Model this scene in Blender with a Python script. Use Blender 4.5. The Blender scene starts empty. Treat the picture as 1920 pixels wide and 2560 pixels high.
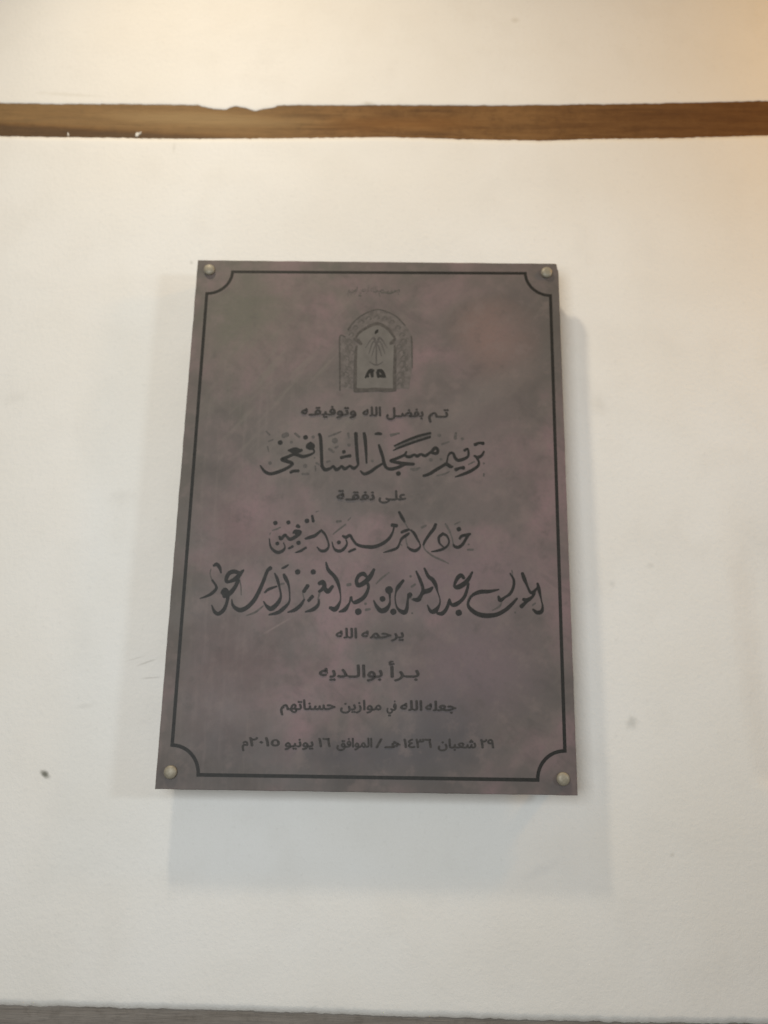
import bpy, bmesh, math, random
from mathutils import Matrix, Vector, noise
random.seed(4)
SC = bpy.context.scene
COL = SC.collection
R = math.radians

# ------------------------------------------------------------------ camera, light, exposure
GAP = 0.045          # plaque face stands this far off the wall (wall face at y = 0)
ZC = 1.90            # height of the plaque's centre
cd = bpy.data.cameras.new('camera')
cam = bpy.data.objects.new('camera', cd); COL.objects.link(cam)
rot = Matrix(((0.9998930309, -0.0124161642, 0.0077308206),
              (0.0045677394, -0.2370420922, -0.9714886424),
              (0.0138946928, 0.9714200355, -0.2369600222)))
cam.matrix_world = Matrix.Translation((0.02314, -0.99685 - GAP, ZC - 0.25124)) @ rot.to_4x4()
cd.sensor_fit = 'VERTICAL'; cd.sensor_height = 24.0; cd.sensor_width = 18.0
cd.lens = 2000 / 2560 * 24.0
cd.clip_start = 0.05; cd.clip_end = 100
cd.dof.use_dof = True; cd.dof.focus_distance = 0.86; cd.dof.aperture_fstop = 2.3
SC.camera = cam

w = bpy.data.worlds.new('World'); SC.world = w; w.use_nodes = True
bg = w.node_tree.nodes['Background']
bg.inputs[0].default_value = (1.0, 0.84, 0.63, 1); bg.inputs[1].default_value = 0.16

def lamp(name, kind, loc, energy, color, target=None, **kw):
    l = bpy.data.lights.new(name, kind); l.energy = energy; l.color = color
    for k, v in kw.items(): setattr(l, k, v)
    o = bpy.data.objects.new(name, l); COL.objects.link(o); o.location = loc
    if target is not None:
        o.rotation_euler = (Vector(target) - Vector(loc)).to_track_quat('-Z', 'Y').to_euler()
    return o
# warm lamp high on the left, close to the wall: throws the shadow below and to the right
lamp('warm_lamp', 'SPOT', (-0.45, -0.656 - GAP, ZC + 1.40), 43, (1.0, 0.85, 0.64), (0, 0, ZC - 0.1), shadow_soft_size=0.06, spot_size=R(97), spot_blend=1.0)
# a second, dimmer and yellower lamp off to the right
lamp('amber_lamp', 'POINT', (1.18, -0.50, ZC + 0.80), 15.0, (1.0, 0.53, 0.11), shadow_soft_size=0.08)
# doorway on the right: throws the short shadow on the left
lamp('doorway_light', 'SPOT', (2.3, -1.75, ZC + 0.22), 60, (0.76, 0.90, 1.0), (-0.25, 0, ZC - 0.05), shadow_soft_size=0.17, spot_size=R(37), spot_blend=0.85)
# added daylight fill behind and left of the camera, close so the edges darken
lamp('fill_light', 'AREA', (-0.38, -1.55, ZC - 0.15), 13.4, (0.93, 1.0, 1.05), (-0.05, 0, ZC - 0.05), shape='RECTANGLE', size=0.8, size_y=0.8)

vs = SC.view_settings
vs.view_transform = 'Standard'; vs.look = 'None'; vs.gamma = 1.0; vs.exposure = 0.0; vs.use_curve_mapping = False

# ------------------------------------------------------------------ helpers
def link(name, me, mat=None, parent=None):
    o = bpy.data.objects.new(name, me); COL.objects.link(o)
    if mat is not None: me.materials.append(mat)
    if parent is not None: o.parent = parent
    return o
def empty(name, loc):
    o = bpy.data.objects.new(name, None); COL.objects.link(o); o.location = loc
    o.empty_display_size = 0.05
    return o
def tag(o, label, cat, group=None):
    o['label'] = label; o['category'] = cat
    if group: o['group'] = group
def bm_mesh(bm, name, smooth=False):
    me = bpy.data.meshes.new(name); bm.to_mesh(me); bm.free()
    if smooth:
        for p in me.polygons: p.use_smooth = True
    return me

class NT:
    def __init__(s, name):
        s.m = bpy.data.materials.new(name); s.m.use_nodes = True
        s.t = s.m.node_tree; s.b = s.t.nodes['Principled BSDF']
    def n(s, kind, **kw):
        x = s.t.nodes.new(kind)
        for k, v in kw.items(): setattr(x, k, v)
        return x
    def l(s, a, b): s.t.links.new(a, b)
    def coord(s, scale=(1, 1, 1), rot=(0, 0, 0), loc=(0, 0, 0)):
        tc = s.n('ShaderNodeTexCoord'); mp = s.n('ShaderNodeMapping', vector_type='TEXTURE')
        scale = tuple(1.0 / q for q in scale)
        mp.inputs['Location'].default_value = loc
        mp.inputs['Rotation'].default_value = rot; mp.inputs['Scale'].default_value = scale
        s.l(tc.outputs['Object'], mp.inputs[0]); return mp.outputs[0]
    def noise(s, vec, scale, detail=4, rough=0.55, dist=0.0):
        x = s.n('ShaderNodeTexNoise'); x.inputs['Scale'].default_value = scale
        x.inputs['Detail'].default_value = detail; x.inputs['Roughness'].default_value = rough
        x.inputs['Distortion'].default_value = dist
        s.l(vec, x.inputs['Vector']); return x.outputs['Fac']
    def ramp(s, fac, stops):
        x = s.n('ShaderNodeValToRGB'); e = x.color_ramp.elements
        while len(e) < len(stops): e.new(0.5)
        for i, (p, c) in enumerate(stops):
            e[i].position = p; e[i].color = c if len(c) == 4 else (*c, 1)
        s.l(fac, x.inputs[0]); return x.outputs[0]
    def mix(s, fac, a, b, mode='MIX'):
        x = s.n('ShaderNodeMix', data_type='RGBA', blend_type=mode)
        for sock, v in ((x.inputs[0], fac), (x.inputs[6], a), (x.inputs[7], b)):
            if isinstance(v, (int, float)): sock.default_value = v
            elif isinstance(v, tuple): sock.default_value = (*v, 1) if len(v) == 3 else v
            else: s.l(v, sock)
        return x.outputs[2]
    def math(s, op, a, b=0.0, c=None):
        x = s.n('ShaderNodeMath', operation=op)
        for i, v in enumerate((a, b, c)):
            if v is None: continue
            if isinstance(v, (int, float)): x.inputs[i].default_value = v
            else: s.l(v, x.inputs[i])
        return x.outputs[0]
    def smooth(s, v, lo, hi, a=0.0, b=1.0):
        x = s.n('ShaderNodeMapRange', interpolation_type='SMOOTHSTEP')
        s.l(v, x.inputs[0])
        for i, q in enumerate((lo, hi, a, b)): x.inputs[i + 1].default_value = q
        return x.outputs[0]
    def sep(s, vec):
        x = s.n('ShaderNodeSeparateXYZ'); s.l(vec, x.inputs[0]); return x.outputs
    def spot(s, sep, cx, cz, rx, rz, warp=None, amount=0.5, ang=0.0, lo=0.55, hi=1.0):
        """an elliptical mark with a ragged edge, 1 inside and 0 outside"""
        dx = s.math('SUBTRACT', sep[0], cx); dz = s.math('SUBTRACT', sep[2], cz)
        ca, sa = math.cos(ang), math.sin(ang)
        u = s.math('ADD', s.math('MULTIPLY', dx, ca / rx), s.math('MULTIPLY', dz, sa / rx))
        v = s.math('ADD', s.math('MULTIPLY', dx, -sa / rz), s.math('MULTIPLY', dz, ca / rz))
        d = s.math('SQRT', s.math('ADD', s.math('MULTIPLY', u, u), s.math('MULTIPLY', v, v)))
        if warp is not None:
            d = s.math('ADD', d, s.math('MULTIPLY', s.math('SUBTRACT', warp, 0.5), amount))
        return s.smooth(d, lo, hi, 1.0, 0.0)
    def bump(s, height, strength, dist, prev=None):
        x = s.n('ShaderNodeBump'); x.inputs['Strength'].default_value = strength
        x.inputs['Distance'].default_value = dist; s.l(height, x.inputs['Height'])
        if prev is not None: s.l(prev, x.inputs['Normal'])
        return x.outputs[0]
    def done(s, col, rough=0.6, normal=None, metallic=0.0, spec=0.5):
        for sock, v in ((s.b.inputs['Base Color'], col), (s.b.inputs['Roughness'], rough), (s.b.inputs['Metallic'], metallic)):
            if isinstance(v, (int, float)): sock.default_value = v
            elif isinstance(v, tuple): sock.default_value = (*v, 1)
            else: s.l(v, sock)
        s.b.inputs['Specular IOR Level'].default_value = spec
        if normal is not None: s.l(normal, s.b.inputs['Normal'])
        return s.m

# ------------------------------------------------------------------ materials
def plaster_material():
    a = NT('plaster'); c = a.coord(); sp = a.sep(c)
    big = a.noise(c, 3.2, 3); mid = a.noise(c, 14, 4); fine = a.noise(c, 150, 4, 0.6); grain = a.noise(c, 520, 3, 0.6)
    col = a.ramp(big, [(0.3, (0.755, 0.730, 0.682)), (0.68, (0.798, 0.786, 0.758))])
    col = a.mix(a.math('MULTIPLY', a.smooth(mid, 0.45, 0.75), 0.35), col, (0.71, 0.69, 0.65))
    col = a.mix(a.math('MULTIPLY', a.smooth(fine, 0.55, 0.80), 0.25), col, (0.60, 0.58, 0.54))
    wp = a.noise(c, 90, 3)
    marks = [(-0.4022, -0.338, .0078, .0048, -0.55, (0.17, 0.17, 0.14), 0.95),
             (0.3305, -0.2665, .009, .010, 0, (0.42, 0.42, 0.39), 0.75),
             (0.315, -0.09, .005, .006, 0, (0.55, 0.54, 0.51), 0.6),
             (0.368, -0.065, .006, .005, 0, (0.55, 0.54, 0.51), 0.6),
             (-0.018, 0.6455, .012, .006, 0, (0.42, 0.38, 0.30), 0.7),
             (0.21, 0.803, .008, .006, 0, (0.50, 0.46, 0.38), 0.6),
             (0.31, 0.16, .012, .018, 0.5, (0.60, 0.58, 0.54), 0.55),
             (-0.27, 0.372, .003, .003, 0, (0.40, 0.39, 0.36), 0.6),
             (-0.50, 0.16, .020, .010, 0.2, (0.64, 0.62, 0.58), 0.5),
             (-0.34, 0.02, .022, .012, 0.2, (0.64, 0.62, 0.58), 0.5),
             (-0.288, -0.200, .015, .0014, 0.35, (0.42, 0.40, 0.36), 0.7),
             (-0.281, -0.219, .013, .0014, 0.08, (0.42, 0.40, 0.36), 0.7),
             (-0.302, -0.195, .014, .0012, 0.3, (0.50, 0.47, 0.43), 0.6),
             (-0.36, -0.255, .016, .004, 0.2, (0.60, 0.58, 0.54), 0.5),
             (0.21, -0.44, .03, .008, 0.4, (0.66, 0.65, 0.63), 0.6),
             (0.37, -0.42, .004, .003, 0.8, (0.45, 0.43, 0.38), 0.6),
             (-0.31, 0.565, .0035, .012, 0, (0.55, 0.53, 0.48), 0.5),
             (-0.48, 0.658, .06, .004, -0.06, (0.60, 0.57, 0.50), 0.55)]
    dark = None
    for (x, z, rx, rz, ang, cc, f) in marks:
        m = a.math('MULTIPLY', a.spot(sp, x, z, rx, rz, wp, 1.2, ang, 0.1, 1.25), f * (1.0 if cc[0] < 0.2 else 0.62))
        col = a.mix(m, col, cc)
    h = a.math('ADD', a.math('MULTIPLY', mid, 0.7), a.math('ADD', a.math('MULTIPLY', fine, 0.42), a.math('MULTIPLY', grain, 0.22)))
    nrm = a.bump(h, 0.36, 0.004)
    return a.done(col, 0.85, nrm, spec=0.2)

def timber_material(name, base, dark, light, wedge):
    a = NT(name); c = a.coord(); sp = a.sep(c)
    g1 = a.noise(a.coord((3.0, 1, 42)), 3.0, 5, 0.6, 0.6)
    g2 = a.noise(a.coord((9, 1, 190)), 3.0, 4, 0.65, 0.3)
    blotch = a.noise(a.coord((7, 7, 20)), 1.0, 3)
    col = a.ramp(g1, [(0.28, dark), (0.52, base), (0.78, light)])
    col = a.mix(a.math('MULTIPLY', a.smooth(g2, 0.45, 0.75), 0.55), col, dark)
    col = a.mix(a.math('MULTIPLY', a.smooth(blotch, 0.45, 0.75), 0.5), col, light)
    mott = a.noise(a.coord((60, 1, 75)), 1.0, 4, 0.7)
    col = a.mix(a.math('MULTIPLY', a.smooth(mott, 0.48, 0.70), 0.45), col, tuple(q * 0.8 for q in dark))
    col = a.mix(a.math('MULTIPLY', a.smooth(mott, 0.46, 0.30), 0.40), col, light)
    if wedge:      # darker heartwood along the lower edge at the left end, redder streak in the middle
        ragged = a.math('MULTIPLY', a.math('SUBTRACT', g1, 0.5), 0.016)
        line = a.math('ADD', a.math('MULTIPLY', sp[0], -0.058), 0.572)
        v = a.math('ADD', a.math('SUBTRACT', line, sp[2]), ragged)
        dm = a.math('MULTIPLY', a.smooth(v, -0.004, 0.006), a.smooth(sp[0], 0.06, -0.12))
        top = a.math('MULTIPLY', a.smooth(v, 0.004, -0.010), a.smooth(sp[0], 0.0, -0.25))
        col = a.mix(a.math('MULTIPLY', top, 0.55), col, (0.265, 0.170, 0.075))
        col = a.mix(a.math('MULTIPLY', dm, 0.75), col, (0.082, 0.050, 0.026))
        col = a.mix(a.math('MULTIPLY', a.spot(sp, 0.05, 0.612, 0.17, 0.018, blotch, 0.8, 0.03, 0.2, 1.1), 0.55), col, (0.215, 0.095, 0.024))
        col = a.mix(a.math('MULTIPLY', a.spot(sp, -0.27, 0.617, 0.19, 0.016, blotch, 0.8, -0.03, 0.2, 1.1), 0.70), col, (0.320, 0.215, 0.100))
        col = a.mix(a.math('MULTIPLY', a.smooth(sp[0], 0.05, 0.60), 0.60), col, (0.108, 0.042, 0.012))
    nrm = a.bump(a.math('ADD', g1, a.math('MULTIPLY', g2, 0.6)), 0.5, 0.003)
    return a.done(col, 0.72, nrm, spec=0.3)

def slab_material():
    a = NT('plaque_stone'); c = a.coord(); sp = a.sep(c)
    cl = a.noise(c, 6.5, 4, 0.6, 0.4); cl2 = a.noise(a.coord(loc=(3, 1, 7)), 13, 4, 0.6)
    brush = a.noise(a.coord((4, 1, 40), (0, R(-50), 0)), 2.2, 4, 0.6)
    vert = a.noise(a.coord((55, 1, 5), (0, 0, 0), (2, 0, 0)), 2.2, 4, 0.6)
    swirl = a.noise(a.coord((4, 1, 13), (0, R(38), 0), (5, 0, 0)), 2.0, 4, 0.6, 1.2)
    fine = a.noise(c, 210, 3, 0.6); cl3 = a.noise(a.coord(loc=(9, 4, 2)), 34, 4, 0.62)
    col = a.ramp(cl, [(0.28, (0.098, 0.088, 0.082)), (0.48, (0.146, 0.120, 0.115)), (0.64, (0.225, 0.152, 0.160))])
    col = a.mix(a.math('MULTIPLY', a.smooth(cl2, 0.48, 0.72), 0.55), col, (0.108, 0.093, 0.090))
    bm_ = a.math('MULTIPLY', a.smooth(brush, 0.48, 0.68), a.math('ADD', 0.18, a.math('MULTIPLY', a.spot(sp, -0.12, 0.20, 0.16, 0.15, cl, 1.5, 0.6, 0.1, 1.3), 0.45)))
    col = a.mix(bm_, col, (0.195, 0.168, 0.150))
    col = a.mix(a.math('MULTIPLY', a.smooth(swirl, 0.52, 0.70), 0.35), col, (0.100, 0.084, 0.082))
    vm = a.math('MULTIPLY', a.smooth(vert, 0.48, 0.72), a.smooth(sp[0], 0.02, -0.16))
    col = a.mix(a.math('MULTIPLY', vm, 0.45), col, (0.195, 0.160, 0.150))
    for (x, z, rx, rz, ang, cc, f) in [
            (-0.17, 0.26, .13, .10, 0.6, (0.135, 0.130, 0.103), 0.85),
            (0.155, 0.235, .05, .06, 0.3, (0.225, 0.148, 0.135), 0.75),
            (0.15, 0.07, .06, .10, 0.2, (0.180, 0.140, 0.140), 0.50),
            (-0.165, -0.03, .05, .05, 0.0, (0.215, 0.140, 0.148), 0.70),
            (0.10, -0.09, .16, .05, 0.1, (0.205, 0.143, 0.158), 0.70),
            (-0.16, -0.21, .09, .08, 0.5, (0.165, 0.112, 0.116), 0.50),
            (0.12, -0.20, .09, .07, 0.5, (0.190, 0.136, 0.152), 0.70),
            (-0.10, -0.185, .016, .055, 0.45, (0.100, 0.090, 0.085), 0.70),
            (0.00, -0.305, .15, .03, 0.0, (0.088, 0.080, 0.088), 0.80),
            (0.09, -0.275, .06, .05, 0.9, (0.090, 0.083, 0.090), 0.60),
            (-0.08, 0.10, .09, .05, 0.7, (0.176, 0.156, 0.142), 0.45),
            (0.0, 0.338, .30, .022, 0.0, (0.115, 0.112, 0.095), 0.60), (-0.243, 0.0, .022, .36, 0.0, (0.112, 0.104, 0.090), 0.60), (0.243, 0.1, .018, .30, 0.0, (0.112, 0.102, 0.092), 0.50), (0.0, -0.335, .30, .016, 0.0, (0.100, 0.090, 0.088), 0.6), (-0.115, -0.155, .022, .0016, 0.55, (0.27, 0.21, 0.20), 0.60), (0.06, -0.12, .07, .018, -0.5, (0.105, 0.090, 0.092), 0.5), (0.14, 0.15, .10, .02, 0.6, (0.180, 0.155, 0.145), 0.5),
            (0.0, 0.20, .045, .06, 0.0, (0.128, 0.126, 0.112), 0.45)]:
        col = a.mix(a.math('MULTIPLY', a.spot(sp, x, z, rx, rz, cl, 2.4, ang, -0.1, 1.4), f), col, cc)
    col = a.mix(a.math('MULTIPLY', a.smooth(fine, 0.45, 0.75), 0.30), col, (0.115, 0.105, 0.100))
    col = a.mix(a.math('MULTIPLY', a.smooth(cl3, 0.50, 0.70), 0.48), col, (0.205, 0.160, 0.152))
    col = a.mix(a.math('MULTIPLY', a.smooth(cl3, 0.46, 0.28), 0.45), col, (0.095, 0.082, 0.078))
    nrm = a.bump(a.math('ADD', a.math('MULTIPLY', brush, 0.5), a.math('MULTIPLY', fine, 0.5)), 0.12, 0.002)
    col = a.mix(1.0, col, (0.87, 0.870, 0.850), 'MULTIPLY')
    return a.done(col, a.ramp(cl2, [(0.3, (0.50,) * 3), (0.7, (0.66,) * 3)]), nrm, spec=0.35)

def plain(name, col, rough=0.6, metallic=0.0, var=0.25, scale=160, spec=0.4):
    a = NT(name); c = a.coord(); f = a.noise(c, scale, 3, 0.6)
    cc = a.ramp(f, [(0.3, tuple(q * (1 - var) for q in col)), (0.7, tuple(q * (1 + var) for q in col))])
    return a.done(cc, rough, None, metallic, spec)

M_PLASTER = plaster_material()
M_TIMBER = timber_material('brown_timber', (0.180, 0.090, 0.029), (0.095, 0.045, 0.015), (0.255, 0.138, 0.050), True)
M_TIMBER_GREY = timber_material('grey_timber', (0.205, 0.185, 0.165), (0.150, 0.132, 0.112), (0.240, 0.218, 0.195), False)
M_SLAB = slab_material()
M_INK = plain('black_paint', (0.017, 0.016, 0.014), 0.55, 0, 0.35, 220, 0.3)
M_INK_SMALL = plain('worn_paint', (0.036, 0.032, 0.029), 0.6, 0, 0.4, 300, 0.3)
M_INK_FAINT = plain('rubbed_paint', (0.082, 0.073, 0.068), 0.6, 0, 0.25, 300, 0.3)
M_INK_GREY = plain('thin_paint', (0.085, 0.078, 0.068), 0.6, 0, 0.3, 300, 0.3)
M_EMB_BAND = plain('dull_green_grey', (0.118, 0.102, 0.094), 0.6, 0, 0.25, 120, 0.3)
M_EMB_FIELD = plain('pale_green_grey', (0.132, 0.120, 0.108), 0.6, 0, 0.12, 60, 0.3)
M_EMB_LINE = plain('emblem_line', (0.072, 0.063, 0.056), 0.6, 0, 0.3, 200, 0.3)
M_EMB_TRACE = plain('emblem_tracery', (0.088, 0.078, 0.070), 0.6, 0, 0.2, 200, 0.3)
M_BOLT = plain('bolt_metal', (0.29, 0.26, 0.20), 0.5, 0.2, 0.15, 300)
M_POST = plain('standoff_metal', (0.28, 0.27, 0.25), 0.4, 0.8, 0.15, 200)
M_FLECK = plain('plaster_fleck', (0.72, 0.69, 0.62), 0.85)

# ------------------------------------------------------------------ wall and timbers
def pw(px, py, k=(0.0006371466504, 1.12659728557e-05, -0.6084323897, 8.15118154517e-06, -0.00065536147722, 0.83446115463, 2.79341965207e-06, 0.00014496405745, 1.0)):
    """a survey point of the photograph as metres on the wall, measured from the plaque's centre"""
    w_ = k[6] * px + k[7] * py + k[8]
    return ((k[0] * px + k[1] * py + k[2]) / w_, (k[3] * px + k[4] * py + k[5]) / w_)

def lerp_profile(pts):
    def f(x):
        if x <= pts[0][0]: return pts[0][1] + (x - pts[0][0]) * 0.010
        if x >= pts[-1][0]: return pts[-1][1] + (x - pts[-1][0]) * 0.010
        for (a, b), (c, d) in zip(pts, pts[1:]):
            if a <= x <= c: return b + (d - b) * (x - a) / (c - a)
    return f
def rag(x, s, amp):
    return amp * (noise.noise(Vector((x * 38, s, 0))) * 0.30 + noise.noise(Vector((x * 130, s, 3))) * 0.45 + noise.noise(Vector((x * 290, s, 7))) * 0.35 + noise.noise(Vector((x * 11, s, 5))) * 0.2)

top_edge = lerp_profile([pw(*p) for p in [(0, 257), (250, 259), (498, 261), (506, 266), (535, 271), (563, 273), (585, 264), (596, 265), (622, 270), (637, 277), (655, 272), (684, 268), (694, 262), (900, 262), (1300, 262), (1600, 258), (1919, 251)]])
mid_edge = lerp_profile([pw(*p) for p in [(0, 340), (300, 344), (450, 346), (700, 345), (960, 342), (1200, 348), (1350, 351), (1480, 347), (1700, 344), (1919, 338)]])
low_edge = lerp_profile([pw(*p) for p in [(0, 2513), (600, 2527), (1000, 2541), (1600, 2558)]])

def coords(lo, hi, far_lo, far_hi, step):
    xs = [lo + i * step for i in range(int(round((hi - lo) / step)) + 1)]
    out = []; x = lo; s = step
    while x > far_lo: s *= 1.35; x -= s; out.append(max(x, far_lo))
    left = out[::-1]; out = []; x = xs[-1]; s = step
    while x < far_hi: s *= 1.35; x += s; out.append(min(x, far_hi))
    return left + xs + out

def relief(x, z):
    d = 0.0020 * noise.noise(Vector((x * 3.1, z * 3.1, 2))) + 0.0008 * noise.noise(Vector((x * 9, z * 9, 8)))
    # a hollow shaped into the plaster at the far right to imitate a soft shadow
    ex = 0.470 - 0.010 * math.sin((z + 0.35) * 4.0)
    t = (x - ex) / 0.05
    if z < -0.33: t -= (-0.33 - z) / 0.045
    t = min(1.0, max(0.0, t)); t = t * t * (3 - 2 * t)
    q = min(1.0, max(0.0, (0.10 - z) / 0.22)); t *= q * q * (3 - 2 * q)
    return d, 0.009 * t

def plaster_panel(parent, lower, upper, z_lo, z_hi, edge_lo, edge_hi):
    """one field of plaster: a gridded front face with rounded ragged lips where it meets the timbers"""
    xs = coords(-0.70, 0.70, -2.4, 2.4, 0.0035)
    bm = bmesh.new(); rows = []
    n = 150 if upper is not None and lower is not None else 90
    zs = [i / n for i in range(n + 1)]
    for i, t in enumerate(zs):
        row = []
        for x in xs:
            a = lower(x) + rag(x, edge_lo, 0.0022) if lower else z_lo
            b = upper(x) + rag(x, edge_hi, 0.0022) if upper else z_hi
            tt = t if upper and lower else (t ** 1.6 if lower else 1 - (1 - t) ** 1.6)
            z = a + (b - a) * tt
            lip = 0.0
            if lower: lip += 0.0009 * math.exp(-((z - a) / 0.0014))
            if upper: lip += 0.0009 * math.exp(-((b - z) / 0.0014))
            e = min(z - a if lower else 1.0, b - z if upper else 1.0)
            e = min(1.0, max(0.0, e / 0.09)); e = e * e * (3 - 2 * e)
            wave, shade_hollow = relief(x, z)
            row.append(bm.verts.new((x, -wave * e + shade_hollow + lip, z)))
        rows.append(row)
    back = 0.012
    if lower: rows.insert(0, [bm.verts.new((v.co.x, back, v.co.z - 0.0006)) for v in rows[0]])
    if upper: rows.append([bm.verts.new((v.co.x, back, v.co.z + 0.0006)) for v in rows[-1]])
    for r0, r1 in zip(rows, rows[1:]):
        for i in range(len(xs) - 1):
            bm.faces.new((r0[i], r0[i + 1], r1[i + 1], r1[i]))
    bmesh.ops.recalc_face_normals(bm, faces=bm.faces)
    return link('plaster_panel', bm_mesh(bm, 'plaster_panel', True), M_PLASTER, parent)

wall = empty('plaster_wall', (0, 0, ZC))
tag(wall, 'cream plastered wall with specks and hairline cracks behind the hanging plaque', 'wall')
plaster_panel(wall, low_edge, mid_edge, 0, 0, 11.3, 4.1)
plaster_panel(wall, top_edge, None, 0, 1.15, 7.7, 0)
bm = bmesh.new()
for v in ((-2.4, -1.25), (2.4, -1.25), (2.4, 1.15), (-2.4, 1.15)): bm.verts.new((v[0], 0.13, v[1]))
bm.verts.ensure_lookup_table(); bm.faces.new(bm.verts)
ext = bmesh.ops.extrude_face_region(bm, geom=bm.faces[:])
for v in [q for q in ext['geom'] if isinstance(q, bmesh.types.BMVert)]: v.co.y = 0.30
bmesh.ops.recalc_face_normals(bm, faces=bm.faces)
link('masonry_core', bm_mesh(bm, 'masonry_core'), M_PLASTER, wall)

def timber(name, z0l, z0r, z1l, z1r, face, mat):
    """a squared beam let into the wall, its face a hair behind the plaster"""
    bm = bmesh.new()
    n = 240; ring = []
    for i in range(n + 1):
        x = -2.4 + 4.8 * i / n; t = i / n
        zl = z0l + (z0r - z0l) * t; zh = z1l + (z1r - z1l) * t
        wob = 0.0002 * noise.noise(Vector((x * 4, 1, 0)))
        r = []
        for j in range(7):
            s = j / 6
            r.append(bm.verts.new((x, face + wob + 0.0002 * noise.noise(Vector((x * 6, s * 5, 9))), zl + (zh - zl) * s)))
        r.append(bm.verts.new((x, 0.125, zh))); r.append(bm.verts.new((x, 0.125, zl)))
        ring.append(r)
    for a, b in zip(ring, ring[1:]):
        m = len(a)
        for j in range(m):
            bm.faces.new((a[j], b[j], b[(j + 1) % m], a[(j + 1) % m]))
    bm.faces.new(ring[0]); bm.faces.new(ring[-1][::-1])
    bmesh.ops.recalc_face_normals(bm, faces=bm.faces)
    me = bm_mesh(bm, name)
    o = link(name, me, mat); o.location = (0, 0, ZC)
    return o
beam = timber('wooden_beam', 0.545, 0.570, 0.660, 0.690, 0.0014, M_TIMBER)
tag(beam, 'brown wooden beam running across the cream wall above the plaque', 'beam')
rail = timber('wooden_beam', -0.720, -0.735, -0.560, -0.575, 0.0014, M_TIMBER_GREY)
tag(rail, 'grey weathered wooden beam at the foot of the wall below the plaque', 'beam')

def blob(points, y0, y1):
    """a small chip with an uneven outline"""
    bm = bmesh.new()
    f = bm.faces.new([bm.verts.new((x, y1, z)) for x, z in points])
    e = bmesh.ops.extrude_face_region(bm, geom=[f])
    cx = sum(p[0] for p in points) / len(points); cz = sum(p[1] for p in points) / len(points)
    for v in [q for q in e['geom'] if isinstance(q, bmesh.types.BMVert)]:
        v.co.y = y0; v.co.x = cx + (v.co.x - cx) * 0.8; v.co.z = cz + (v.co.z - cz) * 0.8
    bmesh.ops.recalc_face_normals(bm, faces=bm.faces)
    return bm
fl = [pw(*p) for p in [(337, 334), (341, 329), (348, 331), (354, 327), (353, 333), (347, 336), (345, 340), (338, 341)]]
link('plaster_fleck', bm_mesh(blob(fl, 0.0002, 0.0020), 'plaster_fleck'), M_FLECK, beam)['label'] = 'white fleck of plaster stuck on the beam'
fl = [pw(*p) for p in [(168, 330), (171, 330), (172, 337), (170, 341), (168, 337)]]
link('plaster_fleck', bm_mesh(blob(fl, 0.0006, 0.0020), 'plaster_fleck'), M_FLECK, beam)['label'] = 'small pale scratch of plaster on the beam'

# ------------------------------------------------------------------ plaque
W, H = 0.5, 0.6988
plaque = empty('plaque', (0, -GAP, ZC))
tag(plaque, 'dark grey stone plaque with black Arabic inscription bolted off the wall', 'plaque')

def pp(px, py, k=None):
    """a survey point of the photograph as metres on the plaque's face, measured from its centre"""
    k = KP
    w_ = k[6] * px + k[7] * py + k[8]
    return ((k[0] * px + k[1] * py + k[2]) / w_, (k[3] * px + k[4] * py + k[5]) / w_)
KP = (0.00060962966081, 1.0924280832e-05, -0.58115321059, 7.7688005236e-06, -0.00062862806256, 0.78756722159, 2.7934196523e-06, 0.00014496405745, 1)

# the slab: cut stone, 9 mm thick, slightly worn corners and a chip at one corner
TH = 0.009
def slab():
    P4 = [pp(387, 1973), pp(1444.5, 1989), pp(1395.5, 659), pp(494.5, 650)]
    out = []
    (ax, az), (bx, bz), (cx, cz), (dx, dz) = P4
    def side(p, q, n, amp, seed):
        r = []
        for i in range(n):
            t = i / n
            x = p[0] + (q[0] - p[0]) * t; z = p[1] + (q[1] - p[1]) * t
            k = amp * (noise.noise(Vector((x * 40, z * 40, seed))) + 0.6 * noise.noise(Vector((x * 130, z * 130, seed))))
            nx, nz = -(q[1] - p[1]), q[0] - p[0]; L = math.hypot(nx, nz)
            if i in (0,): k = 0
            r.append((x + nx / L * k, z + nz / L * k))
        return r
    out += side(P4[0], P4[1], 50, 0.0004, 1)
    out += side(P4[1], (cx, cz - 0.0105), 70, 0.0004, 2)
    out += [(cx - 0.0002, cz - 0.0100), (cx - 0.0016, cz - 0.0080), (cx - 0.0012, cz - 0.0060), (cx - 0.0024, cz - 0.0042), (cx - 0.0016, cz - 0.0022), (cx - 0.0028, cz - 0.0004)]
    out += side((cx - 0.005, cz), P4[3], 50, 0.0004, 3)
    out += side(P4[3], P4[0], 70, 0.0004, 4)
    bm = bmesh.new()
    f = bm.faces.new([bm.verts.new((x, 0.0, z)) for x, z in out])
    e = bmesh.ops.extrude_face_region(bm, geom=[f])
    bv = [q for q in e['geom'] if isinstance(q, bmesh.types.BMVert)]
    for v in bv: v.co.y = TH
    bmesh.ops.recalc_face_normals(bm, faces=bm.faces)
    rim = [ed for ed in bm.edges if all(abs(v.co.y) < 1e-6 for v in ed.verts)]
    bmesh.ops.bevel(bm, geom=rim, offset=0.0009, segments=2, profile=0.6, affect='EDGES')
    return bm_mesh(bm, 'slab')
link('slab', slab(), M_SLAB, plaque)

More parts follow.
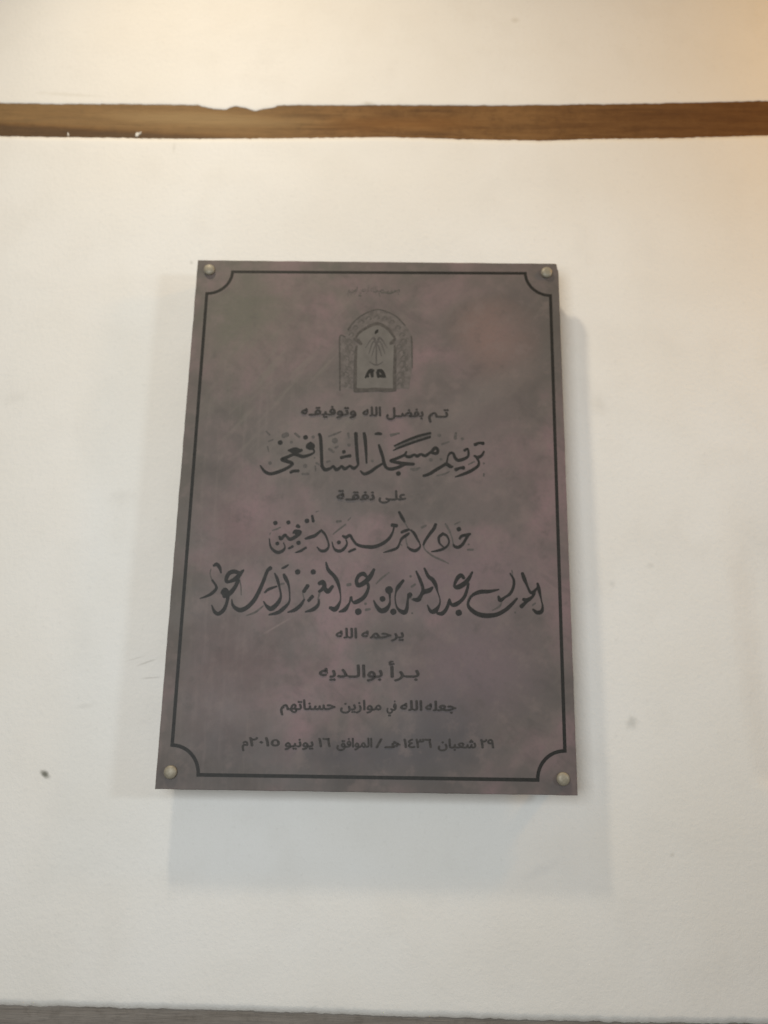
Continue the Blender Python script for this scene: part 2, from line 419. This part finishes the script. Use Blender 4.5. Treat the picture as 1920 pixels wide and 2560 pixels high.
# --- drawing on the face: painted ribbons, each a hair above the one before
LAYER = [0]
def lift():
    LAYER[0] += 1
    return -(0.00005 + 0.000004 * LAYER[0])
def catmull(pts, per=7):
    if len(pts) < 3:
        a, b = pts[0], pts[-1]
        return [tuple(a[k] + (b[k] - a[k]) * t / per for k in range(3)) for t in range(per + 1)]
    P = [tuple(2 * pts[0][k] - pts[1][k] for k in range(3))] + list(pts) + [tuple(2 * pts[-1][k] - pts[-2][k] for k in range(3))]
    out = []
    for i in range(1, len(P) - 2):
        for j in range(per):
            t = j / per; a, b, c, d = P[i - 1:i + 3]
            out.append(tuple(0.5 * (2 * b[k] + (c[k] - a[k]) * t + (2 * a[k] - 5 * b[k] + 4 * c[k] - d[k]) * t * t + (3 * b[k] - a[k] - 3 * c[k] + d[k]) * t ** 3) for k in range(3)))
    out.append(tuple(pts[-1]))
    return out
def ribbon(bm, pts, y, conv, gain=1.0, cap=True):
    """a brush stroke: discs and quads along a smoothed path"""
    q = []
    for X, Y, wd in catmull(pts):
        u, v = conv(X, Y); u2, v2 = conv(X + 1, Y)
        q.append((u, v, max(2.0, wd + 8.0) * 0.5 * gain * math.hypot(u2 - u, v2 - v)))
    L, Rr = [], []
    for i, (x, z, r) in enumerate(q):
        a = q[max(0, i - 1)]; b = q[min(len(q) - 1, i + 1)]
        dx, dz = b[0] - a[0], b[1] - a[1]; d = math.hypot(dx, dz) or 1e-9
        nx, nz = -dz / d, dx / d
        yi = y - 2.6e-6 * i / len(q)
        L.append(bm.verts.new((x + nx * r, yi, z + nz * r))); Rr.append(bm.verts.new((x - nx * r, yi, z - nz * r)))
    for i in range(len(q) - 1):
        bm.faces.new((L[i], L[i + 1], Rr[i + 1], Rr[i]))
    if cap:
        for end, s in ((0, -1), (len(q) - 1, 1)):
            x, z, r = q[end]; a = q[max(0, end - 1)]; b = q[min(len(q) - 1, end + 1)]
            ang = math.atan2(b[1] - a[1], b[0] - a[0])
            arc = [bm.verts.new((x + s * r * 0.8 * math.cos(t) * math.cos(ang) - r * math.sin(t) * math.sin(ang), y - 3.4e-6,
                                 z + s * r * 0.8 * math.cos(t) * math.sin(ang) + r * math.sin(t) * math.cos(ang)))
                   for t in [math.pi * (-0.5 + k / 8) for k in range(9)]]
            bm.faces.new(arc)
def face_front(bm):
    for f in bm.faces:
        f.normal_update()
        if f.normal.y > 0: f.normal_flip()
def region(x0, y0, s):
    return lambda X, Y: pp(x0 + X / s, y0 + Y / s)
def strokes(name, groups, parent, mats, fresh=True):
    """several traced strokes joined as one part; the third entry of a group picks its paint"""
    bm = bmesh.new()
    if fresh: LAYER[0] = 0
    for gi, (conv, gain, mi, paths) in enumerate(groups):
        if fresh: LAYER[0] = 0.5 * (gi // 2) + (20 if mi == 0 else 0)
        for p in paths:
            n0 = len(bm.faces)
            if len(p) == 1:
                X, Y, wd = p[0]; p = [(X - wd * 0.12, Y + wd * 0.05, wd), (X + wd * 0.12, Y - wd * 0.05, wd)]
            ribbon(bm, p, lift(), conv, gain)
            bm.faces.ensure_lookup_table()
            for f in bm.faces[n0:]: f.material_index = mi
    face_front(bm)
    me = bm_mesh(bm, name)
    for m in mats: me.materials.append(m)
    o = bpy.data.objects.new(name, me); COL.objects.link(o); o.parent = parent
    return o

# border line with scooped corners
def border():
    c = [pp(518.5, 678.5), pp(1376, 683.5), pp(1409.5, 1954), pp(428.5, 1935)]
    c = [pp(521, 679), pp(1374, 684), pp(1415, 1951), pp(425, 1936)]
    rad = 0.0335; path = []
    def arc(cx, cz, a0, a1): return [(cx + rad * math.cos(R(a0 + (a1 - a0) * i / 12)), cz + rad * math.sin(R(a0 + (a1 - a0) * i / 12))) for i in range(13)]
    path += arc(*c[0], -90, 0) + arc(*c[1], 180, 270) + arc(*c[2], 90, 180) + arc(*c[3], 0, 90)
    bm = bmesh.new(); y = lift(); n = len(path); hw = 0.0021; A, B = [], []
    for i in range(n):
        p0, p1, p2 = path[i - 1], path[i], path[(i + 1) % n]
        d1 = Vector((p1[0] - p0[0], p1[1] - p0[1])).normalized(); d2 = Vector((p2[0] - p1[0], p2[1] - p1[1])).normalized()
        n1 = Vector((-d1.y, d1.x)); n2 = Vector((-d2.y, d2.x)); m = (n1 + n2).normalized(); k = hw / max(0.5, m.dot(n1))
        A.append(bm.verts.new((p1[0] + m.x * k, y, p1[1] + m.y * k))); B.append(bm.verts.new((p1[0] - m.x * k, y, p1[1] - m.y * k)))
    for i in range(n):
        j = (i + 1) % n; bm.faces.new((A[i], A[j], B[j], B[i]))
    face_front(bm)
    return bm_mesh(bm, 'border_line')
link('border_line', border(), M_INK, plaque)

# --- large calligraphic lines, traced stroke by stroke
RA = region(640, 1060, 5.53); RB = region(920, 1060, 5.53)
line_mosque = [
 (RA, 1.0, 0, [
  [(610,362,30),(540,345,40),(450,366,22)], [(450,362,18),(540,392,44),(630,360,34)],
  [(750,258,26),(790,300,42),(770,338,40),(710,325,30),(715,290,30),(750,258,20)], [(735,300,70),(770,315,70)],
  [(790,340,20),(803,390,18),(745,425,30),(650,450,42),(580,430,40),(520,420,35),(440,455,40),(360,490,45),(430,515,48),(500,545,40),(470,585,35),(400,625,38),(300,665,42),(200,688,40),(120,655,35),(60,575,12)],
  [(685,185,58)], [(335,257,58)], [(480,670,34),(510,652,34),(585,648,38)],
  [(875,140,34),(893,200,40),(905,400,38),(912,560,36),(935,620,26)],
  [(905,575,34),(955,632,46),(1030,612,32),(1068,585,28),(1110,632,42),(1160,605,32),(1185,582,26),(1225,620,42),(1280,590,28),(1300,578,24),(1350,612,44),(1400,580,24),(1412,540,28)],
  [(1380,130,44),(1386,250,40),(1400,450,38),(1412,560,28)], [(1495,128,34),(1507,200,42),(1520,350,34),(1528,540,16)],
  [(1215,385,44)], [(1178,465,40),(1235,450,30),(1300,440,42)]]),
 (RA, 0.9, 1, [
  [(140,100,18),(190,150,20)], [(175,240,18),(235,215,16)], [(380,165,70),(430,145,70)], [(540,130,30),(600,180,30)], [(790,180,44)],
  [(195,540,50)], [(680,580,58)], [(640,690,28),(720,690,34)], [(1005,170,18),(1090,140,24),(1175,105,12)], [(1090,230,80)], [(1010,345,34),(1070,385,34)], [(1095,330,26),(1130,310,22)],
  [(1285,290,44)], [(1275,130,26),(1285,190,24)], [(835,540,30),(870,560,20)], [(820,580,16),(825,650,14)], [(490,250,34)], [(160,310,10),(175,380,10)], [(810,465,22)], [(980,525,26),(1020,510,20)]]),
 (RB, 1.0, 0, [
  [(-105,650,14),(-50,690,38),(30,662,40),(110,605,36),(180,560,28),(212,540,20)],
  [(150,290,24),(180,380,40),(205,460,36),(225,550,40),(262,610,36),(330,622,42),(430,595,40),(500,560,38),(560,552,30)],
  [(530,385,20),(500,430,30),(400,475,36),(312,510,32),(420,535,42),(520,550,46),(632,555,34)],
  [(500,420,24),(540,450,36),(590,450,38),(640,425,30),(680,445,40),(730,420,32),(790,440,38),(840,408,30),(880,380,34),(930,330,40),(965,360,34),(950,405,36),(900,402,34),(862,388,22)],
  [(365,302,18),(540,225,28),(700,165,30),(862,125,26)], [(350,366,8),(450,320,26),(640,250,28),(860,180,26)],
  [(100,140,20),(140,132,38),(182,138,30)], [(420,685,58)],
  [(1602,380,18),(1575,430,30),(1520,462,40),(1470,440,22)], [(1505,468,30),(1533,530,24),(1510,590,34),(1400,660,38),(1300,700,32),(1205,732,10)],
  [(1480,285,42),(1540,262,30),(1592,268,44)],
  [(1335,365,34),(1375,345,26),(1390,400,24),(1380,450,28),(1330,482,38),(1250,502,40),(1205,470,36),(1180,410,30),(1140,400,30),(1105,440,18)],
  [(1215,630,46),(1270,610,30),(1320,605,50)],
  [(1172,588,18),(1140,588,44),(1085,555,44),(1040,575,36),(930,640,40),(850,690,38),(768,717,30)], [(1105,440,14),(1088,540,18)]]),
 (RB, 0.9, 1, [
  [(385,312,50),(540,250,52),(700,195,50),(850,150,48)],
  [(320,155,46),(380,140,30),(430,128,24)], [(595,625,28),(650,630,42),(715,605,22)], [(985,155,46)], [(1215,125,30),(1205,200,44)], [(1305,205,40)],
  [(870,495,50)], [(1010,488,38)], [(955,715,16),(1060,690,24),(1130,655,10)], [(1390,560,12),(1470,520,20)], [(1600,545,26)], [(1602,690,24),(1600,720,20)], [(1020,280,26),(1120,245,16)], [(60,510,36)]]),
]
RC = region(660, 1270, 6.144); RD = region(920, 1270, 6.144)
line_custodian = [
 (RC, 1.0, 0, [
  [(82,470,8),(100,590,24),(160,660,40),(220,682,44),(290,655,40),(322,600,18),(300,535,10)], [(205,545,52)], [(175,230,60)], [(375,222,56)],
  [(238,440,30),(262,475,44),(320,415,40),(350,440,32),(400,480,48),(470,450,48),(538,400,48),(558,360,34),(480,352,36),(452,385,26)], [(500,390,60),(530,380,50)],
  [(515,275,56),(540,290,40)], [(382,622,28),(440,590,34)], [(530,535,60)],
  [(480,685,8),(560,660,34),(645,608,26)],
  [(635,472,24),(700,452,46),(780,425,46),(835,382,34),(882,350,34),(935,405,26)],
  [(660,198,64)], [(740,120,30),(757,205,40)],
  [(880,330,8),(935,400,26),(985,520,20),(990,600,26),(940,655,42),(870,655,36),(815,600,10)],
  [(1150,528,54)], [(1045,520,8),(1070,610,22),(1120,655,42),(1190,655,42),(1250,600,34),(1275,540,20),(1255,470,12)],
  [(1212,430,28),(1260,450,44),(1320,420,38),(1360,480,34),(1420,555,36),(1520,590,44),(1668,600,50)],
  [(1305,672,26),(1350,650,34),(1402,630,28)]]),
 (RC, 0.9, 1, [[(130,345,14),(190,325,22),(255,295,14)], [(1120,210,40),(1180,200,36)], [(1060,405,10),(1150,330,26),(1255,250,20)], [(1290,190,14),(1330,150,10)], [(800,60,14),(840,45,10)], [(85,410,10),(100,380,8)]]),
 (RD, 1.0, 0, [
  [(20,600,50),(60,600,52),(150,580,48),(250,530,44),(330,460,40),(380,370,26),(398,300,18)], [(370,262,50),(440,272,50)],
  [(240,682,8),(360,650,34),(450,610,32),(490,530,22),(520,470,36),(600,410,40),(630,388,22)], [(515,375,34),(570,350,40),(632,330,28)],
  [(478,60,30),(520,140,44),(560,210,26)],
  [(660,340,22),(710,390,38),(760,480,28),(800,560,14),(790,610,30),(730,655,44),(660,640,38),(608,600,20)],
  [(1040,250,40),(1010,320,46),(940,410,40),(880,500,34),(850,565,24)],
  [(1150,395,40),(1090,450,36),(1100,540,24),(1160,600,14)], [(1150,395,40),(1212,430,28),(1245,510,20),(1220,580,24),(1150,630,36),(1070,655,32),(975,672,10)],
  [(1310,560,20),(1335,592,38),(1390,602,46),(1450,560,40),(1490,500,36),(1530,430,36),(1572,395,22)],
  [(1408,470,30),(1440,430,38),(1500,415,40),(1567,395,24)], [(1395,325,62)]]),
 (RD, 0.9, 1, [[(560,210,26),(620,320,14),(660,350,14)], [(825,300,34),(885,272,34)], [(850,565,24),(870,630,20),(930,690,22),(1020,750,28),(1130,800,26),(1235,850,10)],
  [(1190,245,28),(1240,330,32),(1285,440,18),(1312,560,18)], [(1335,250,20),(1412,212,18)], [(1530,640,26),(1610,640,32)], [(610,600,16),(585,500,14),(590,430,10)], [(520,575,16),(480,540,14)], [(1545,560,26)]]),
]
RE = region(500, 1390, 5.53); RF = region(780, 1390, 5.53); RG = region(1060, 1390, 5.53)
line_king = [
 (RE, 1.0, 0, [
  [(0,588,6),(80,560,24),(160,520,38),(222,455,36),(220,410,26),(170,335,22)], [(192,132,30),(232,115,44),(272,160,40),(292,235,12)],
  [(310,510,50),(345,470,62),(375,530,72),(330,560,40)], [(350,520,90)], [(385,560,46),(372,640,36),(330,740,46),(258,798,48),(200,768,36),(162,680,8)],
  [(560,240,36),(470,215,52),(400,242,52),(365,310,46),(372,358,36),(430,345,40),(500,310,60),(560,240,50),(602,195,20)], [(525,340,50),(490,420,46),(430,500,58),(380,550,40)],
  [(975,165,50),(930,210,38),(880,340,42),(810,500,48),(740,620,52),(650,710,52),(560,748,58),(490,720,44),(450,670,28),(440,600,8)],
  [(1033,240,14),(1070,320,36),(1098,430,22),(1118,540,22),(1100,610,42),(1050,680,54),(980,728,62),(920,690,34),(880,630,12)], [(895,505,18),(950,460,32),(1060,420,18)],
  [(1160,255,28),(1185,310,48),(1225,400,26),(1240,540,12),(1230,640,22),(1160,720,46),(1080,780,44),(955,812,16)],
  [(1215,777,12),(1310,745,44),(1390,680,40),(1442,600,18)], [(1350,220,66)], [(1565,220,64)], [(1435,490,42),(1490,410,46)], [(1500,618,36),(1555,558,42)],
  [(1455,772,12),(1560,740,46),(1630,680,38),(1648,600,12)], [(1135,170,16),(1172,155,28),(1222,122,12)]]),
 (RE, 0.9, 1, [[(645,822,12),(760,780,26),(875,690,14)], [(150,180,10),(140,250,10),(165,330,14)], [(540,300,20),(565,420,14),(570,540,8)], [(1090,395,18),(1160,380,26)], [(1440,600,14),(1420,510,12)]]),
 (RF, 1.0, 0, [
  [(100,380,46),(150,365,62),(170,420,52),(130,470,40),(98,492,30)], [(170,440,52),(220,490,58),(285,418,34)],
  [(195,90,18),(225,190,42),(300,270,46),(345,340,48),(375,430,32),(395,560,10),(380,650,28),(320,735,62),(250,715,38)],
  [(375,772,14),(450,745,52),(495,690,34),(520,640,18),(540,580,36)],
  [(540,570,30),(562,630,18),(600,640,50),(680,600,52),(740,540,46),(780,440,32),(772,385,36)],
  [(858,185,30),(800,290,60),(720,370,60),(640,405,56),(615,340,42),(650,270,46),(710,245,52),(748,278,36)], [(640,770,82)],
  [(1065,470,96)], [(1070,480,40),(1078,600,14),(1070,670,30),(1020,740,62),(950,755,60),(890,690,36),(853,615,12)], [(975,593,70)],
  [(1262,338,30),(1190,430,48),(1160,500,18),(1150,600,10),(1180,720,24),(1268,780,60),(1310,730,44),(1325,600,24),(1345,545,58)], [(1125,770,76)],
  [(1345,545,64),(1360,530,56)], [(1400,600,30),(1468,602,58),(1510,540,42),(1540,500,58),(1620,475,58),(1665,435,28)],
  [(1440,210,16),(1490,320,36),(1530,430,36),(1530,500,32)]]),
 (RF, 0.9, 1, [[(885,385,14),(960,310,26),(1065,228,12)], [(490,400,40),(530,392,40)], [(745,745,34),(800,735,26)], [(740,660,34)], [(1378,425,26),(1425,392,30)], [(1362,280,30)], [(105,510,22),(85,600,14),(90,670,20)], [(1380,600,18),(1360,570,18)], [(1385,790,22)]]),
 (RG, 1.0, 0, [
  [(5,170,20),(60,280,42),(120,330,52),(160,400,46),(190,500,14),(220,600,10),(210,680,24),(150,760,62),(90,760,40),(48,680,12)],
  [(185,792,30),(250,795,50),(310,730,40),(350,620,34)], [(350,600,26),(380,670,36),(430,672,56),(500,630,44),(560,560,40),(600,450,32),(612,380,28)],
  [(668,222,20),(620,310,46),(560,380,60),(470,430,62),(420,412,30),(460,310,46),(510,268,52),(552,305,36)], [(480,785,78)],
  [(1035,463,12),(900,490,42),(780,495,50),(690,530,38),(640,580,24),(608,660,30),(640,730,46),(740,800,56),(860,825,60),(1000,810,52),(1120,750,46),(1210,670,40),(1285,588,22)],
  [(1190,240,12),(1240,330,28),(1235,430,32),(1190,520,34),(1120,570,26),(1055,610,50),(1030,560,26)],
  [(1360,240,36),(1385,310,48),(1430,420,24),(1470,500,34),(1512,510,52),(1500,560,30),(1430,610,52),(1375,600,38)], [(1430,620,30),(1345,698,50)],
  [(1570,380,26),(1588,460,42),(1620,600,14),(1640,700,22),(1620,770,48),(1560,780,46),(1508,740,20)], [(1572,430,14),(1515,500,40)]]),
 (RG, 0.9, 1, [[(945,752,10),(1040,700,26),(1072,640,16)], [(1215,200,12),(1230,300,14)], [(1500,680,24),(1540,650,18)], [(1260,780,24)], [(600,640,16),(622,570,12),(660,540,14)]]),
]
INKS = (M_INK, M_INK_FAINT)
def inscription(o, text=None):
    if text: o['label'] = text
inscription(strokes('inscription_line', line_mosque, plaque, INKS), 'large black cursive line, uppermost of the three big lines')
inscription(strokes('inscription_line', line_custodian, plaque, INKS), 'middle black calligraphic line with a long sweeping stroke')
inscription(strokes('inscription_line', line_king, plaque, INKS), 'widest and heaviest black calligraphic line')

# --- the small lines: letterforms joined by hand from their positional shapes
FORMS = {}; code = 0xFE8D
for ch, n in zip('ابةتثجحخدذرزسشصضطظعغفقكلمنهوىي', (2,4,2,4,4,4,4,4,2,2,2,2,4,4,4,4,4,4,4,4,4,4,4,4,4,4,4,2,2,4)):
    FORMS[ch] = [code + i for i in range(n)]; code += n
FORMS['أ'] = [0xFE83, 0xFE84]; FORMS['آ'] = [0xFE81, 0xFE82]
def shape(s):
    out = []
    nxt = lambda c: c == 'ـ' or len(FORMS.get(c, ())) == 4
    prv = lambda c: c == 'ـ' or c in FORMS
    for i, ch in enumerate(s):
        f = FORMS.get(ch)
        if not f: out.append(ch); continue
        p = i > 0 and nxt(s[i - 1]); q = i + 1 < len(s) and nxt(ch) and prv(s[i + 1])
        if len(f) == 2: out.append(chr(f[1] if p else f[0]))
        else: out.append(chr(f[3] if p and q else f[1] if p else f[2] if q else f[0]))
    res = []; run = ''
    for c in reversed(out):                 # letters run right to left, numbers left to right
        if '\u0660' <= c <= '\u0669': run = c + run; continue
        if run: res.append(run); run = ''
        res.append(c)
    if run: res.append(run)
    return ''.join(res)

def glyph_mesh(word, bold):
    cu = bpy.data.curves.new('word', 'FONT'); cu.body = shape(word); cu.offset = min(bold, 0.004); cu.resolution_u = 4
    o = bpy.data.objects.new('word', cu); COL.objects.link(o)
    dg = bpy.context.evaluated_depsgraph_get(); dg.update()
    me = bpy.data.meshes.new_from_object(o.evaluated_get(dg))
    bpy.data.objects.remove(o); bpy.data.curves.remove(cu)
    return me
def islands(bm):
    seen = set(); res = []
    for v in bm.verts:
        if v in seen: continue
        st = [v]; seen.add(v); isl = []
        while st:
            a = st.pop(); isl.append(a)
            for e in a.link_edges:
                b = e.other_vert(a)
                if b not in seen: seen.add(b); st.append(b)
        res.append(isl)
    return res
def printed_line(words, height, mat, bold=0.022, label=None, weight=1.3):
    """words: (letters, left px, right px, baseline px); height: px from baseline to the top of an alif"""
    bm = bmesh.new(); LAYER[0] = 0
    for word, x0, x1, yb in words:
        LAYER[0] = 0
        me = glyph_mesh(word, bold); b = bmesh.new(); b.from_mesh(me); bpy.data.meshes.remove(me)
        lo = min(v.co.x for v in b.verts); hi = max(v.co.x for v in b.verts)
        copies = [(0, 0)] if bold < 0.005 else [(-weight, 0), (weight, 0), (0, -weight * 0.8), (0, weight * 0.8)]
        for ox, oy in copies:                       # heavy lettering: the same letter laid down slightly shifted
            c = b.copy()
            for isl in islands(c):
                y = lift()
                for v in isl:
                    px = x0 + weight + (v.co.x - lo) / (hi - lo) * (x1 - x0 - 2 * weight) + ox; py = yb - weight * 0.8 - v.co.y / 0.71 * (height - 2 * weight) + oy
                    u, vv = pp(px, py); v.co = (u, y, vv)
            tmp = bpy.data.meshes.new('t'); c.to_mesh(tmp); c.free(); bm.from_mesh(tmp); bpy.data.meshes.remove(tmp)
        b.free()
    face_front(bm)
    o = link('inscription_line', bm_mesh(bm, 'inscription_line'), mat, plaque)
    if label: o['label'] = label
    return o
printed_line([('بسم', 945, 1001, 733), ('الله', 925, 944, 732), ('الرحمن', 897, 924, 731), ('الرحيم', 868, 896, 733)], 19, M_INK_FAINT, -0.004, 'tiny rubbed opening line at the head of the plaque')
strokes('inscription_stroke', [(region(860, 700, 10.37), 0.8, 1, [[(950,335,18),(1080,325,46),(1180,345,46),(1300,310,36),(1440,250,14)], [(800,320,14),(880,280,26)], [(215,330,16),(280,280,40),(335,220,16)], [(390,400,50),(440,410,50)]])], plaque, (M_INK_FAINT, M_INK_GREY), False)['label'] = 'darker drawn out strokes of the tiny opening line'
printed_line([('تـم', 1070, 1122, 1044), ('بفضـل', 965, 1059, 1043), ('الله', 906, 953, 1041), ('وتوفيقـه', 752, 891, 1039)], 25, M_INK_SMALL, 0.022, 'small bold line just under the arched emblem')
printed_line([('علـى', 946, 1016, 1251), ('نفقـة', 841, 937, 1251)], 26, M_INK_SMALL, 0.024, 'short two word line between the big lines')
printed_line([('يرحمه', 903, 1010, 1596), ('الله', 839, 893, 1596)], 27, M_INK_SMALL, 0.028, 'short two word line under the widest line')
printed_line([('بـرأ', 971, 1049, 1694), ('بوالـديه', 797, 957, 1694)], 33, M_INK_SMALL, 0.026, 'two word line in larger bold letters')
printed_line([('جعله', 1063, 1141, 1778), ('الله', 1000, 1056, 1777), ('في', 966, 992, 1777), ('موازين', 850, 954, 1776), ('حسناتهم', 700, 839, 1775)], 27, M_INK_SMALL, 0.026, 'five word bold line above the date')
printed_line([('٢٩', 1200, 1236, 1871), ('شعبان', 1094, 1191, 1871), ('١٤٣٦', 1008, 1080, 1870), ('هـ', 961, 1004, 1870), ('/', 938, 957, 1870), ('الموافق', 841, 931, 1869), ('١٦', 795, 827, 1868), ('يونيو', 711, 784, 1868), ('٢٠١٥', 622, 700, 1866), ('م', 604, 621, 1866)], 25, M_INK_SMALL, 0.020, 'faint bold date line at the foot of the plaque')

# --- emblem: a niche under an arch with a palm, an open book and a point of light
RM = region(820, 760, 6.9125)
def panel(name, pts, mat, parent):
    bm = bmesh.new(); y = lift()
    bm.faces.new([bm.verts.new((*[(lambda q: (q[0], y, q[1]))(RM(X, Y))][0],)) for X, Y in pts])
    for f in bm.faces: f.normal_update()
    bmesh.ops.triangulate(bm, faces=bm.faces[:])
    face_front(bm)
    return link(name, bm_mesh(bm, name), mat, parent)
def smooth_outline(pts): return [(a, b) for a, b, _ in catmull([(x, y, 1) for x, y in pts], 6)]
outer = [(250, 1470), (215, 1440), (190, 1000), (190, 560)] + smooth_outline([(300, 560), (345, 440), (430, 320), (560, 200), (720, 110), (870, 78), (1030, 120), (1190, 210), (1310, 330), (1410, 470), (1450, 600), (1465, 720)]) + [(1455, 1100), (1400, 1470)]
LAYER[0] = 0
emblem = panel('emblem', outer, M_EMB_BAND, plaque)
emblem['label'] = 'faint arched emblem with an open book and palm'
# leafy scrollwork in the band
tr = []
rnd = random.Random(9)
for side in (-1, 1):
    for k in range(9):
        cx = 825 + side * (470 + 60 * rnd.uniform(-1, 1)); cy = 640 + k * 95
        tr.append([(cx - 70, cy + 30, 8), (cx - 20, cy - 30, 22), (cx + 40, cy - 15, 20), (cx + 50, cy + 30, 14), (cx + 10, cy + 40, 8)])
        tr.append([(cx + 60 * side, cy - 50, 10), (cx + 20 * side, cy + 5, 24), (cx + 55 * side, cy + 45, 10)])
for k in range(9):
    a = math.pi * (0.12 + 0.76 * k / 8)
    cx = 840 + 470 * math.cos(a); cy = 700 - 480 * math.sin(a)
    tr.append([(cx - 50, cy + 25, 8), (cx, cy - 25, 24), (cx + 45, cy + 10, 18), (cx + 15, cy + 35, 8)])
strokes('scrollwork', [(RM, 0.75, 0, tr)], emblem, (M_EMB_TRACE,), False)
strokes('band_edge', [(RM, 0.9, 0, [[(205,1490,20),(205,1000,24),(205,570,20),(300,570,16)], [(1455,1100,10),(1450,700,22),(1440,560,20)], [(350,440,30),(440,320,20),(560,215,16),(720,130,14),(870,95,14),(1030,140,16),(1190,225,16),(1330,370,16)]])], emblem, (M_EMB_LINE,), False)
inner = [(490, 1460), (490, 720), (560, 700), (560, 620)] + smooth_outline([(500, 560), (560, 480), (700, 400), (860, 360), (1000, 400), (1100, 490), (1150, 580)]) + [(1100, 640), (1110, 700), (1150, 730), (1150, 1460)]
panel('niche', inner, M_EMB_FIELD, emblem)
strokes('niche_outline', [(RM, 0.85, 0, [
   [(465,1490,56),(470,1300,62),(475,1000,54),(485,800,44),(500,725,34)], [(1155,1480,60),(1150,1300,62),(1155,1000,56),(1160,800,46),(1150,725,30)],
   [(455,600,40),(520,640,70),(570,690,60)], [(1160,600,36),(1110,660,64),(1080,690,50)],
   [(470,610,24),(520,520,44),(620,440,52),(740,375,58),(860,345,62),(980,390,58),(1070,470,56),(1140,570,40),(1160,620,20)],
   [(470,1490,90),(650,1490,80),(850,1480,76),(1000,1490,76),(1160,1485,60)]])], emblem, (M_EMB_LINE,), False)
palm = [[(835, 1060, 30), (835, 860, 24), (838, 680, 22)]]
for dx, dy, lx, ly in ((-70, 560, -190, 760), (70, 560, 190, 760), (-40, 540, -120, 640), (50, 540, 130, 640), (-60, 620, -130, 860), (70, 620, 150, 860), (-30, 700, -80, 900), (40, 700, 90, 900)):
    palm.append([(836, 690, 18), (836 + dx, dy + 40, 26), (836 + lx, ly, 8)])
palm += [[(720, 1000, 10), (780, 1040, 22), (835, 1060, 26)], [(950, 1000, 10), (890, 1040, 22), (835, 1060, 26)]]
strokes('palm', [(RM, 0.8, 0, palm)], emblem, (M_INK_FAINT,), False)
strokes('book', [(RM, 0.9, 0, [
   [(650,1275,26),(680,1215,46),(730,1150,60),(785,1150,44)], [(755,1170,70),(765,1255,46)],
   [(860,1150,44),(920,1160,70),(965,1230,60),(990,1268,24)], [(860,1180,60),(870,1265,40)], [(880,1240,60),(960,1262,36)], [(700,1240,30),(690,1262,30)]])], emblem, (M_INK,), False)
strokes('light_point', [(RM, 0.9, 0, [[(855,455,34),(838,482,52),(815,510,22)]])], emblem, (M_INK,), False)

# --- bolts: rounded caps on posts that hold the slab off the wall
def bolt(px, py, rad=0.0078):
    x, z = pp(px, py)
    prof = [(0.0, 0.0), (1.0, 0.0), (1.0, 0.0024), (0.96, 0.0033), (0.86, 0.0042), (0.66, 0.0051), (0.40, 0.0056), (0.0, 0.0058)]
    bm = bmesh.new(); n = 32; rings = []
    for r, h in prof:
        if r == 0: rings.append([bm.verts.new((0, -h, 0))] * n); continue
        rings.append([bm.verts.new((rad * r * math.cos(2 * math.pi * i / n), -h, rad * r * math.sin(2 * math.pi * i / n))) for i in range(n)])
    for a, b in zip(rings, rings[1:]):
        for i in range(n):
            vs_ = []
            for v in (a[i], a[(i + 1) % n], b[(i + 1) % n], b[i]):
                if v not in vs_: vs_.append(v)
            if len(vs_) > 2: bm.faces.new(vs_)
    bmesh.ops.recalc_face_normals(bm, faces=bm.faces)
    o = link('bolt', bm_mesh(bm, 'bolt', True), M_BOLT, plaque); o.location = (x, -0.00005, z)
    return o
def post():
    bm = bmesh.new()
    bmesh.ops.create_cone(bm, cap_ends=True, segments=28, radius1=0.0085, radius2=0.0085, depth=GAP - TH + 0.004)
    bmesh.ops.rotate(bm, verts=bm.verts, cent=(0, 0, 0), matrix=Matrix.Rotation(R(90), 3, 'X'))
    return bm_mesh(bm, 'standoff')
pm = post(); pm.materials.append(M_POST)
for (px, py) in ((524, 676), (1366, 683), (427, 1930), (1407, 1947)):
    b = bolt(px, py)
    p = bpy.data.objects.new('standoff', pm); COL.objects.link(p); p.parent = b
    p.location = (0, TH + 0.0002 + (GAP - TH + 0.004) / 2, 0)

SC.cycles.use_adaptive_sampling = True
SC.cycles.use_denoising = True
